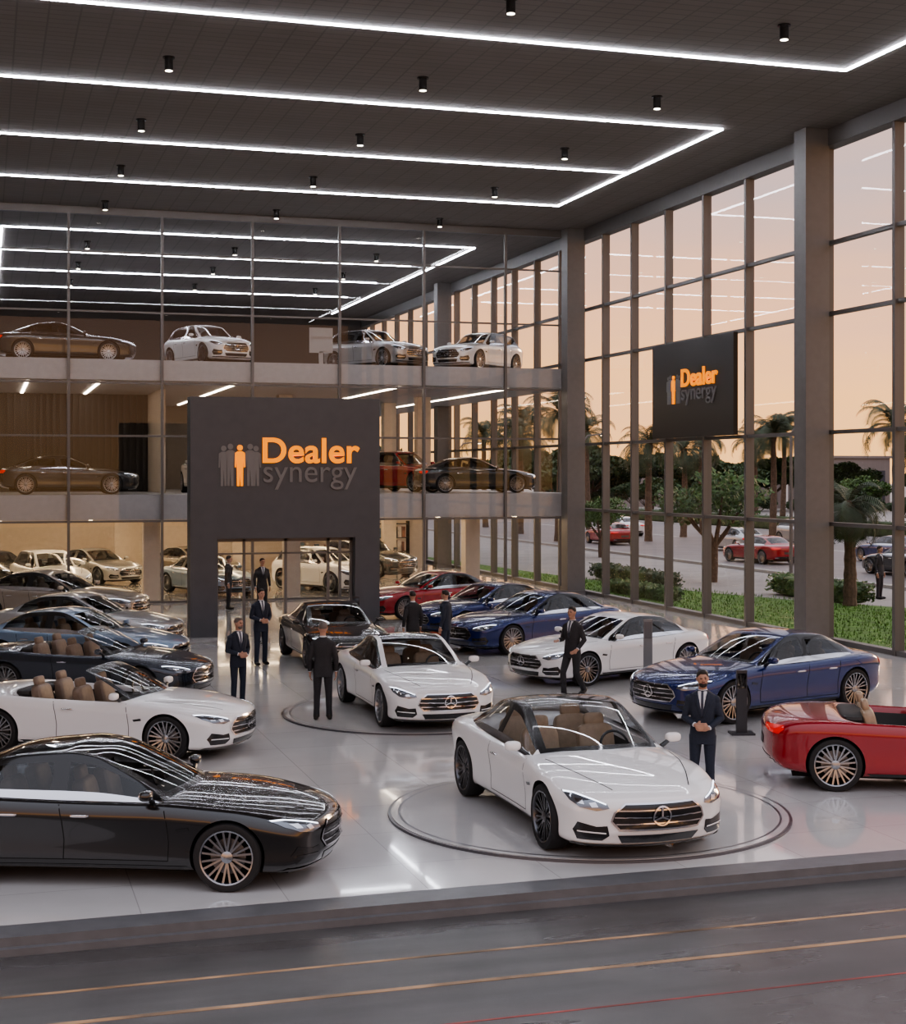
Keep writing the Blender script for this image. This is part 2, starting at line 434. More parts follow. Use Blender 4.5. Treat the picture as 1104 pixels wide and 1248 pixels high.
# cars behind the glass, ground floor
car('suv','white',2.3,57.0,0,-75)
car('sedan','lblue',7.9,56.2,0,-70)
car('suv','white',12.4,56.6,0,-62)
car('sedan','silver',4.4,63.4,0,-60)
car('sedan','grey',.5,62.5,0,-60)
car('sedan','beige',8.4,64.0,0,-60)
car('suv','grey',16.0,64.0,0,-60)
car('sedan','white',-1.2,56.0,0,-60)
# level 2
car('sedan','grey',2.8,54.6,3.7,0)
car('suv','white',8.1,56.4,3.7,-90)
car('suv','red',16.2,58.9,3.7,-60)
car('sedan','grey',17.75,54.6,3.7,0,.98)
# level 3
car('sedan','grey',2.7,54.6,8.3,0)
car('suv','white',7.8,55.4,8.3,-72,.95)
car('suv','silver',14.1,55.4,8.3,-62,.95)
car('suv','white',18.1,55.2,8.3,-139,.95)
# street
for k_,c_,x_,y_,h_ in (('sedan','red',37.2,68.0,96),('sedan','red',38.0,89.0,90),('sedan','grey',38.6,57.5,92),('suv','silver',49,84,-90),('sedan','white',44,101,90),('sedan','black',52,72,-90),('suv','grey',56.5,92,-90),('sedan','silver',41.5,78.5,90),('sedan','blue',43.5,66,90),('suv','white',49.5,64,-90)):
    car(k_,c_,x_,y_,-.02,h_)

# ---------------------------------------------------------------- BUILDING
H_=13.4
def floor_mat():
    m=mat('polished_floor_tile',(.62,.61,.605),.13,coat=.5); nt=m.node_tree;b=nt.nodes['Principled BSDF']
    tc=nt.nodes.new('ShaderNodeTexCoord'); br=nt.nodes.new('ShaderNodeTexBrick')
    br.offset=0; br.inputs['Scale'].default_value=1; br.inputs['Brick Width'].default_value=1.5; br.inputs['Row Height'].default_value=1.5
    br.inputs['Mortar Size'].default_value=.006; br.inputs['Color1'].default_value=(.80,.775,.755,1); br.inputs['Color2'].default_value=(.76,.74,.72,1); br.inputs['Mortar'].default_value=(.56,.54,.52,1)
    nt.links.new(tc.outputs['Object'],br.inputs['Vector'])
    n=nt.nodes.new('ShaderNodeTexNoise'); n.inputs['Scale'].default_value=.7; n.inputs['Detail'].default_value=8; nt.links.new(tc.outputs['Object'],n.inputs['Vector'])
    mx=nt.nodes.new('ShaderNodeMixRGB'); mx.blend_type='MULTIPLY'; mx.inputs[0].default_value=.25
    nt.links.new(br.outputs['Color'],mx.inputs[1]); nt.links.new(n.outputs['Fac'],mx.inputs[2]); nt.links.new(mx.outputs[0],b.inputs['Base Color'])
    r=nt.nodes.new('ShaderNodeMapRange'); r.inputs['To Min'].default_value=.03; r.inputs['To Max'].default_value=.15; nt.links.new(n.outputs['Fac'],r.inputs['Value']); nt.links.new(r.outputs['Result'],b.inputs['Roughness'])
    return m
def ceil_mat():
    m=mat('ceiling_panels',(.085,.077,.075),.6); nt=m.node_tree;b=nt.nodes['Principled BSDF']
    tc=nt.nodes.new('ShaderNodeTexCoord'); br=nt.nodes.new('ShaderNodeTexBrick'); br.offset=0
    br.inputs['Scale'].default_value=1; br.inputs['Brick Width'].default_value=.6; br.inputs['Row Height'].default_value=.3; br.inputs['Mortar Size'].default_value=.02
    br.inputs['Color1'].default_value=(.205,.180,.168,1); br.inputs['Color2'].default_value=(.185,.163,.152,1); br.inputs['Mortar'].default_value=(.14,.123,.117,1)
    nt.links.new(tc.outputs['Object'],br.inputs['Vector']); nt.links.new(br.outputs['Color'],b.inputs['Base Color']); return m
FL=floor_mat(); CE=ceil_mat()
frame=mat('frame_grey_metal',(.15,.143,.14),.4,metal=.2)
colm=mat('column_cladding',(.17,.163,.16),.45,metal=.1,var=.05)
slabm=mat('slab_fascia',(.40,.40,.415),.5,var=.05)
char=mat('portal_charcoal',(.083,.087,.098),.5,var=.06,vscale=3)
curb=mat('dark_threshold',(.14,.14,.145),.35,var=.1)
warmw=mat('warm_wall',(.55,.48,.41),.6,var=.04)
loungew=mat('lounge_wall',(.30,.28,.26),.6,var=.04)
greyw=mat('grey_wall',(.22,.21,.20),.6,var=.05)
darkw=mat('slat_wall',(.05,.05,.052),.6)
backw=mat('dark_back_wall',(.05,.046,.044),.6)
AG=glassmat('window_glass',(.94,.945,.94),.03,.35)
FG=glassmat('partition_glass',(.93,.94,.94),.04,.4)
ledm=mat('led_white',(1,1,1),.5,emis='#f2f4ff',es=40)
ledw=mat('led_warm',(1,1,1),.5,emis='#ffdcae',es=15)
ledn=mat('led_neutral',(1,1,1),.5,emis='#ffead2',es=12)
Geo().box(-8,21.4,15.4,86,-.4,0).obj('floor',[FL])
g=Geo(); g.box(-8,21.4,14.98,15.4,-.4,-.001,0); g.box(-8,21.4,14.90,14.98,-.4,-.09,0); g.obj('trim_1',[curb])
Geo().box(-8.3,22.2,15.0,86.4,H_,H_+.6).obj('ceiling',[CE])
Geo().box(-8.3,-8,15.4,86,0,H_).obj('wall_left',[greyw])
Geo().box(-8,21.4,86,86.3,0,H_).obj('wall_back',[backw])
g=Geo(); w=.034; z0,z1=H_-.03,H_+.01
def lx(y,xa,xb): g.box(xa,xb,y-w,y+w,z0,z1,0)
def ly(x,ya,yb): g.box(x-w,x+w,ya,yb,z0,z1,0)
lx(23.6,-7,18.3); lx(29.6,-7,18.3); ly(18.3,17,29.6)  # cross strip nearest the camera is out of frame, added for extra light
lx(35.6,-7,18.35); lx(41.6,-7,18.35); lx(47.4,-7,18.4); ly(18.35,35.6,47.4)
lx(57.2,.6,18.6); ly(18.6,57.2,83); ly(.6,57.2,83)
for yy in(63,69,75): lx(yy,.6,17.6)
g.obj('ceiling_led_line',[ledm])
blackm=M['black']; spotem=mat('spot_lens',(1,1,1),.5,emis='#fff4e0',es=12)
dlm=Geo(); dlm.cyl((0,0,0),(0,0,-.30),.09,.09,20,0); dlm.cyl((0,0,-.30),(0,0,-.305),.075,.075,20,1); dlm.cyl((0,0,.0),(0,0,-.03),.13,.13,20,0)
dlme=dlm.mesh('downlight',[blackm,spotem],40)
for yy in(21,27,33,39,45,51,60,66,72):
    for xx in(3.8,9.5,15.3): mkobj('ceiling_downlight',dlme,None,(xx,yy,H_))
XW=21.1
w1=empty('window_1'); g=Geo(); gg=Geo()
mull=[17.0,19.9,22.8,25.7,28.8,31.9,35.1,39.4,42.1,44.8,47.5,50.0,54.3,57,59.7,62.4,65.1,67.8,70.5,73.2,75.9,78.6,81.3,84]
for y in mull: g.box(XW-.05,XW+.22,y-.06,y+.06,0,H_)
for z in(.05,3.1,5.5,8.6,10.45,H_-.12): g.box(XW,XW+.16,15.4,86,z-.05,z+.05)
g.box(XW-.1,XW+.3,15.4,86,H_-.45,H_)
g.box(XW-.02,XW+.25,15.4,86,-.02,.12)
g.obj('frame',[frame],parent=w1)
gg.add([(XW+.08,15.4,.1),(XW+.08,86,.1),(XW+.08,86,H_-.1),(XW+.08,15.4,H_-.1)],[(0,1,2,3)]); gg.obj('glass',[AG],parent=w1)
for y in(18.5,35.1,51.9,68.5): 
    g=Geo(); g.box(XW-.75,XW-.06,y-.30,y+.30,0,H_); g.box(XW-.80,XW-.06,y-.35,y+.35,0,.15); g.obj('column',[colm])
YF=52.4
w2=empty('window_2'); g=Geo()
xs=[-6.6,-3.5,-.4,2.7,5.8,8.9,12,15.1,18.2]
for x in xs: g.box(x-.045,x+.045,YF-.14,YF-.02,0,H_)
for z in(9.9,11.9): g.box(-8,XW-.75,YF-.11,YF-.05,z-.03,z+.03)
g.box(-8,XW-.75,YF-.16,YF+.05,H_-.25,H_)
for z in(.04,2.80,5.7,7.5): g.box(-8,XW-.75,YF-.11,YF-.05,z-.035,z+.035)
g.obj('frame',[frame],parent=w2)
gg=Geo(); gg.add([(-8,YF-.03,0),(XW-.75,YF-.03,0),(XW-.75,YF-.03,H_),(-8,YF-.03,H_)],[(0,1,2,3)]); gg.obj('glass',[FG],parent=w2)
g=Geo(); g.box(-8,XW-.1,YF,86,2.85,3.7); g.obj('mezzanine_floor',[slabm])
g=Geo(); g.box(-8,XW-.1,YF,86,7.6,8.3); g.obj('mezzanine_floor',[slabm])
Geo().box(-8,XW-.8,70,70.3,0,2.85).obj('wall_showroom',[warmw])
Geo().box(6.5,15.0,72,72.3,3.7,7.6).obj('wall_lounge',[loungew])
g=Geo(); g.box(-8,6.3,62,62.2,3.7,7.6)
for i in range(57): g.box(-7.9+i*.25,-7.8+i*.25,61.9,62,3.7,7.6)
g.obj('wall_slats',[darkw])
g=Geo(); g.box(6.3,6.5,57.5,62.2,3.7,7.6); g.obj('wall_divider',[warmw])
for lvl,(z0c,z1c) in enumerate(((0,2.85),(3.7,7.6))):
    for x in(5.6,11.6,17.4):
        for y in(54.0 if lvl==0 else 60.5,66):
            if lvl==1 and x<7: continue
            if lvl==0 and x==11.6 and y<60: x=10.6
            Geo().box(x-.28,x+.28,y-.28,y+.28,z0c,z1c).obj('showroom_column',[warmw])
g=Geo()
for x in(.5,3.5,6.9,9.6,13.2,16,19):
    g.box(x-.06,x+.06,53.5,69,2.81,2.86)
for y in(57.5,62): g.box(-6,20,y-.05,y+.05,2.82,2.86)
g.obj('showroom_led_line',[ledw])
g=Geo()
for x in(-1,1.4,3.8,8.5,14.5,18.7): g.box(x-.05,x+.05,53.4,61.5 if x<6 else 70,7.56,7.61)
g.obj('lounge_led_line',[ledn])
rr=random.Random(3)
pr=[mat('print_a',(.25,.12,.08),.5,var=.5,vscale=3),mat('print_b',(.1,.16,.22),.5,var=.5,vscale=3),mat('print_c',(.5,.45,.4),.5,var=.4,vscale=3)]
g=Geo()
for x in(14.5,18.2):
    for z in(.1,.75,1.4,2.05): g.box(x-.9,x+.9,68.6,69.1,z,z+.04,0)
    for dx in(-.9,.86): g.box(x+dx,x+dx+.04,68.6,69.1,0,2.2,0)
    for z in(.14,.79,1.44):
        for k in range(7):
            a=x-.8+k*.23; g.box(a,a+rr.uniform(.08,.2),68.7,69.0,z,z+rr.uniform(.2,.5),1+k%3)
g.obj('display_shelf',[M['cabin']]+pr)
g=Geo(); g.box(11.1,11.95,53.2,53.26,8.75,9.65,0); g.box(11.45,11.6,53.2,53.26,8.3,8.8,0); g.obj('display_board',[mat('board_white',(.4,.4,.4),.5)])

# ---------------------------------------------------------------- portal + logos
orange=mat('logo_orange',(1.0,.34,.0),.5,emis='#ff9000',es=.8)
lgrey=mat('logo_grey',(.20,.20,.205),.5)
def text_geo(body,w,h,off=.03,ext=.02):
    cu=D.curves.new('txt','FONT'); cu.body=body; cu.size=1; cu.extrude=ext; cu.offset=off; cu.space_character=1.0+off*1.2
    o=D.objects.new('txt',cu); COL.objects.link(o); C.view_layer.update(); me=evald(o); D.objects.remove(o)
    xs_=[v.co.x for v in me.vertices]; ys_=[v.co.y for v in me.vertices]
    x0,x1,y0,y1=min(xs_),max(xs_),min(ys_),max(ys_)
    for v in me.vertices: v.co.x=(v.co.x-x0)*w/(x1-x0); v.co.y=(v.co.y-y0)*h/(y1-y0)
    return me
def logo(parent,T):
    g=Geo()
    me=text_geo('Dealer',2.72,.70,.019); g.add([v.co.copy() for v in me.vertices],[list(p.vertices) for p in me.polygons],0,T@Matrix.Translation((1.2,.62,.02)))
    me=text_geo('synergy',2.62,.62,.0); g.add([v.co.copy() for v in me.vertices],[list(p.vertices) for p in me.polygons],1,T@Matrix.Translation((1.22,-.10,.02)))
    def fig(u,s,m,n):
        g.cyl((u,1.02*s,0),(u,1.02*s,.02+n),.075*s,.075*s,16,m,True,T)
        pts=[(-.05,.93),(-.13,.88),(-.14,.5),(-.10,.5),(-.085,.78),(-.08,.0),(-.015,.0),(0,.45),(.015,0),(.08,0),(.085,.78),(.10,.5),(.14,.5),(.13,.88),(.05,.93)]
        k=len(pts); v=[(u+a*s,b*s,0) for a,b in pts]+[(u+a*s,b*s,.02+n) for a,b in pts]
        f=[tuple(range(k,2*k)),tuple(range(k-1,-1,-1))]+[(i,(i+1)%k,k+(i+1)%k,k+i) for i in range(k)]
        g.add(v,f,m,T)
    fig(.14,1.0,1,0); fig(.32,1.05,1,.004); fig(.86,1.05,1,.002); fig(1.02,1.0,1,.006); fig(.58,1.02,0,.02)
    g.obj('logo',[orange,lgrey],parent=parent)
po=empty('entrance_portal',(0,0,0))
g=Geo(); yA,yB=41.0,41.7
g.box(5.3,6.02,yA,yB,0,6.5); g.box(9.85,10.55,yA,yB,0,6.5); g.box(6.02,9.85,yA,yB,2.65,6.5); g.obj('frame',[char],parent=po)
g=Geo()
for x in(6.05,6.8,7.95,9.15,9.8): g.box(x-.035,x+.035,yA+.3,yA+.4,0,2.65)
g.box(6.02,9.85,yA+.3,yA+.4,2.55,2.65); g.box(6.02,9.85,yA+.3,yA+.4,2.2,2.25)
g.obj('door_frame',[frame],parent=po)
g=Geo(); g.add([(6.02,yA+.35,.02),(9.85,yA+.35,.02),(9.85,yA+.35,2.6),(6.02,yA+.35,2.6)],[(0,1,2,3)]); g.obj('glass',[FG],parent=po)
logo(po,Matrix.Translation((6.05,yA,4.08))@RX(rad(90)))
sb=empty('wall_sign_board',(0,0,0))
g=Geo(); g.box(XW-.26,XW-.12,39.7,45.3,5.55,8.55); g.obj('panel',[mat('sign_dark',(.035,.030,.027),.35)],parent=sb)
g=Geo(); 
for y in(42.1,44.8): g.box(XW-.13,XW+.0,y-.06,y+.06,5.8,8.3)
g.obj('bracket',[frame],parent=sb)
T=Matrix(((0,0,-1,XW-.26),(-1,0,0,44.2),(0,1,0,6.62),(0,0,0,1)))@Matrix.Diagonal((.90,.80,1,1))
logo(sb,T)
ttm=mat('turntable_top',(.66,.645,.63),.08,coat=.5,var=.05,vscale=1); ttr=mat('turntable_ring',(.12,.12,.13),.3,metal=.5)
def turntable(x,y,r):
    g=Geo(); n=96
    def ringm(ra,rb,z,m):
        v=[];f=[]
        for i in range(n):
            t=2*math.pi*i/n
            for q in(ra,rb): v.append((q*math.cos(t),q*math.sin(t),z))
        for i in range(n):
            j=(i+1)%n; f.append((2*i,2*i+1,2*j+1,2*j))
        g.add(v,f,m)
    g.cyl((0,0,0),(0,0,.03),r,r,n,1); 
    g.cyl((0,0,.03),(0,0,.035),r-.04,r-.04,n,0)
    ringm(r-.16,r-.13,.0365,1)
    g.obj('car_turntable',[ttm,ttr],loc=(x,y,0))
turntable(7.5,18.3,2.6); turntable(7.6,26.9,2.45)
def post(x,y,h,m,sm_):
    g=Geo(); g.box(-.20,.20,-.16,.16,0,.03); g.box(-.09,.09,-.03,.03,.03,h); g.box(-.075,.075,-.036,-.03,h*.72,h-.05,1); g.obj('info_stand',[m,sm_],loc=(x,y,0),rz=rad(-15))
post(12.25,23.05,1.08,mat('stand_dark',(.05,.05,.055),.4),M['darkglass']); post(13.1,28.7,1.4,mat('stand_grey',(.20,.205,.215),.4),mat('stand_screen_grey',(.14,.14,.15),.2)); post(9.3,38.6,1.2,D.materials['stand_dark'],M['darkglass'])

# ---------------------------------------------------------------- road & outdoors
def road_mat():
    m=mat('wet_asphalt',(.075,.071,.070),.35,bump=.12,bscale=120,var=.22,vscale=1.5); nt=m.node_tree; b=nt.nodes['Principled BSDF']
    tc=nt.nodes.new('ShaderNodeTexCoord'); mp=nt.nodes.new('ShaderNodeMapping'); mp.inputs['Scale'].default_value=(.2,1.6,1)
    n=nt.nodes.new('ShaderNodeTexNoise'); n.inputs['Scale'].default_value=1.0; n.inputs['Detail'].default_value=3
    nt.links.new(tc.outputs['Object'],mp.inputs[0]); nt.links.new(mp.outputs[0],n.inputs['Vector'])
    r=nt.nodes.new('ShaderNodeMapRange'); r.inputs['From Min'].default_value=.3; r.inputs['From Max'].default_value=.7; r.inputs['To Min'].default_value=.2; r.inputs['To Max'].default_value=.42
    nt.links.new(n.outputs['Fac'],r.inputs['Value']); nt.links.new(r.outputs['Result'],b.inputs['Roughness']); return m
Geo().box(-60,60,-30,14.95,-.5,-.16).obj('road',[road_mat()])
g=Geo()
for (y,wd,m) in((13.75,.05,0),(12.95,.07,0),(12.0,.03,1)): g.box(-20,30,y-wd/2,y+wd/2,-.16,-.157,m)  # orange and red light trails, painted as thin flat strips on the asphalt
g.obj('road_light_trail',[mat('amber_trail_line',(.36,.22,.12),.5,var=.7,vscale=1.2),mat('red_trail_line',(.30,.06,.05),.5,var=.7,vscale=1.2)])
grass=mat('lawn_grass',(.09,.19,.03),.9,var=.4,vscale=3,bump=.6,bscale=30)
pave=mat('outdoor_paving',(.30,.27,.25),.7,var=.12,vscale=.6)
street=mat('street_asphalt',(.19,.165,.16),.5,var=.15,vscale=.5)
Geo().box(21.4,500,15,600,-.6,-.05).obj('ground',[pave])
g=Geo()
pts=[(21.45,20),(27,20),(28.5,28),(29.5,36),(29,42),(26.8,46),(25.5,50),(24,56),(23.2,64),(22,80),(21.45,80)]
g.add([(x,y,-.05) for x,y in pts]+[(x,y,.06) for x,y in pts],[tuple(range(len(pts),2*len(pts)))]+[(i,(i+1)%len(pts),len(pts)+(i+1)%len(pts),len(pts)+i) for i in range(len(pts))])
rr=random.Random(5)
for i in range(9000):
    x=rr.uniform(21.6,28.8);y=rr.uniform(30,62)
    if x>28.6-max(0,(y-40))*.25: continue
    a=rr.uniform(0,6.28);h=rr.uniform(.05,.11);dx=math.cos(a)*.02;dy=math.sin(a)*.02
    g.add([(x-dx,y-dy,.05),(x+dx,y+dy,.05),(x+dy*1.5,y-dx,.06+h)],[(0,1,2)])
g.obj('lawn',[grass])
Geo().box(34,60,-20,400,-.05,-.02).obj('street',[street])
g=Geo()
for i in range(40): g.box(46.9,47.1,10+i*8,14+i*8,-.02,-.012)
g.box(34.4,34.55,-20,300,-.02,-.012); g.box(59.4,59.55,-20,300,-.02,-.012)
g.obj('lane_marking',[mat('lane_white',(.6,.58,.55),.6)])
Geo().box(33.6,34,-20,300,-.05,.08).obj('street_kerb',[mat('kerb',(.35,.33,.31),.7)])
leafd=mat('leaf_dark',(.040,.070,.022),.6,var=.5,vscale=2); leafg=mat('leaf_green',(.07,.13,.03),.6,var=.5,vscale=2)
palmg=mat('palm_leaf',(.06,.08,.04),.6,var=.4,vscale=1); bark=mat('bark',(.12,.08,.055),.9,var=.3,vscale=8,bump=.6)
def palm_mesh(h,fl,seed,nf=34):
    r=random.Random(seed); g=Geo()
    pts=[];rs=[]
    for i in range(13):
        t=i/12; pts.append((.15*math.sin(t*2.2),.1*t,h*t)); rs.append((.22-.08*t)*(1.0 if i%2 else 1.12))
    g.tube(pts,rs,10,0); top=Vector(pts[-1])
    g.sup(top,(.22,.22,.40),0,1,12,8)
    for k in range(nf):
        az=k*2.399+r.uniform(-.2,.2); el=rad(r.uniform(-15,85)); L=fl*r.uniform(.85,1.15)
        d=Vector((math.cos(az),math.sin(az),0)); p=top+Vector((0,0,.2)); n=12; prev=p; e=el
        side=Vector((-d.y,d.x,0))
        for i in range(n):
            e-=rad(4+2.6*i*.5); st=L/n; q=prev+(d*math.cos(e)+Vector((0,0,math.sin(e))))*st
            g.add([prev-side*.02,prev+side*.02,q+side*.015,q-side*.015],[(0,1,2,3)],1)
            ll=L*.22*math.sin(math.pi*(i+1.2)/(n+1.5))
            for sg in(1,-1):
                for hh in(0,.5):
                    b=prev.lerp(q,hh); tip=b+side*sg*ll+(q-prev).normalized()*ll*.7-Vector((0,0,ll*.4))
                    wv=(q-prev).normalized()*.034*L/2.4
                    g.add([b-wv,b+wv,tip],[(0,1,2)],1)
            prev=q
    return g.mesh('palm',[bark,palmg])
PM=[palm_mesh(6.4,2.6,1),palm_mesh(7.2,2.8,2),palm_mesh(5.4,2.4,3)]
for i,(x,y,k,s) in enumerate([(47.2,84.8,0,1.05),(62,80,1,1.05),(50.8,76.5,0,1.1),(41.9,91.7,2,1.15),(36.2,93.5,1,1.15),(47,97,2,1.1),(61.5,90,2,1.2),(52,104,0,1.05),(66,96,2,1.15),(61,108,1,1.05),(64,118,0,1.1),(46,112,1,1.05),(40,120,0,1.15),(72,104,1,1.15),(80,95,0,1.25),(38,106,2,1.3),(70,70,1,1),(66,60,0,1),(44.5,124,1,1.2),(61.5,70,0,.95)]):
    mkobj('palm_tree',PM[k],None,(x,y,-.05),i*1.3,s)
mkobj('palm_tree',palm_mesh(3.1,1.75,9,46),None,(27.25,43.8,.05),.6,1)
mkobj('palm_tree',palm_mesh(2.6,1.5,11,40),None,(27.3,34.8,.05),.2,1)
def tree_mesh(seed,h,cr,nl,lm,ls=.16):
    r=random.Random(seed); g=Geo()
    base=Vector((0,0,0)); fork=Vector((.1,0,h*.32)); g.tube([base,fork*.5+Vector((.05,.03,0)),fork],[.20,.15,.13],10,0)
    cs=[]
    for k in range(7):
        az=k*6.283/7+r.uniform(-.3,.3); R=cr*r.uniform(.45,.75)
        e=Vector((math.cos(az)*R,math.sin(az)*R,h*r.uniform(.62,.88)))
        g.tube([fork,fork.lerp(e,.5)+Vector((0,0,-.12)),e],[.10,.06,.025],8,0); cs.append(e)
    cs.append(Vector((0,0,h*.88)))
    for i in range(nl):
        c=r.choice(cs); 
        while True:
            q=Vector((r.uniform(-1,1),r.uniform(-1,1),r.uniform(-1,1)))
            if q.length<1:break
        p=c+Vector((q.x*cr*.42,q.y*cr*.42,q.z*h*.14))
        a=Vector((r.uniform(-1,1),r.uniform(-1,1),r.uniform(-1,1))).normalized(); b=a.orthogonal().normalized(); s=ls*r.uniform(.6,1.2)
        g.add([p-a*s,p+b*s*.5,p+a*s,p-b*s*.5],[(0,1,2,3)],1)
    return g.mesh('tree',[bark,lm])
TM=[tree_mesh(1,4.6,2.3,2400,leafg,.14),tree_mesh(2,5.2,2.6,4200,leafg,.2),tree_mesh(3,5.0,3.2,5000,leafd,.25)]
for i,(x,y,k,s) in enumerate([(28.7,56.5,0,1.0),(31.5,75,0,.7)]):
    mkobj('leafy_tree',TM[k],None,(x,y,-.05),i*1.7,s)
rr=random.Random(11)
for i in range(30):
    t=i/29; x=63.5+rr.uniform(0,9); y=52+t*120
    mkobj('leafy_tree',TM[rr.choice((1,2,2))],None,(x,y,-.05),rr.uniform(0,6),rr.uniform(.5,.85))
for i in range(22):
    mkobj('leafy_tree',TM[2],None,(36+i*3.2+rr.uniform(-1,1),150+rr.uniform(0,15),-.05),rr.uniform(0,6),rr.uniform(.9,1.5))
def hedge(x0,x1,y0,y1,h,m,n):
    r=random.Random(int(x0*10+y0)); g=Geo(); g.sup(((x0+x1)/2,(y0+y1)/2,h*.45),((x1-x0)/2*.92,(y1-y0)/2*.95,h*.5),0,.4,24,12)
    for i in range(n):
        p=Vector((r.uniform(x0,x1),r.uniform(y0,y1),r.uniform(.1,h)+.05*math.sin(i)))
        a=Vector((r.uniform(-1,1),r.uniform(-1,1),r.uniform(-.5,1))).normalized(); b=a.orthogonal().normalized(); s=r.uniform(.06,.11)
        g.add([p-a*s,p+b*s*.5,p+a*s,p-b*s*.5],[(0,1,2,3)],0)
    g.obj('hedge',[m])
hedge(28.6,29.8,30,41.5,.75,leafd,5000); hedge(27.8,28.8,44.6,50.5,.7,leafg,3500); hedge(24.6,25.5,52.5,60,.6,leafd,3000); hedge(60.6,61.4,40,160,1.1,leafd,9000); hedge(22.0,22.8,47,52,.5,leafg,2500)
bm_=mat('distant_building',(.30,.26,.25),.8,var=.1,vscale=.2)
winb=mat('distant_window',(.10,.10,.12),.2)
rr=random.Random(4)
for i in range(9):
    x=80+i*9; y=190-i*14; w_=rr.uniform(8,14); h=rr.uniform(5,8.5); g=Geo(); g.box(0,w_,0,10,0,h,0); g.box(-.2,w_+.2,-.2,10.2,h,h+.3,0)
    for a in range(int(w_/2)):
        for b in range(int(h/2.6)): g.box(.5+a*2,1.7+a*2,-.04,0,.9+b*2.6,2.3+b*2.6,1); g.box(-.04,0,.5+a*1.4,1.3+a*1.4,.9+b*2.6,2.3+b*2.6,1)
    g.obj('distant_building',[bm_,winb],loc=(x,y,-.05))
lm_=Geo(); lm_.tube([(0,0,0),(0,0,4.5),(0,0,6.2),(.4,0,6.7),(1.3,0,6.8)],[.09,.07,.06,.05,.04],8,0); lm_.sup((1.5,0,6.78),(.35,.12,.06),0,.6,12,8); lm_.box(1.25,1.75,-.08,.08,6.70,6.72,1)
lme=lm_.mesh('lamp',[frame,ledw],40)
for y in(58,82,106,130): mkobj('street_lamp',lme,None,(33.2,y,-.05),0)

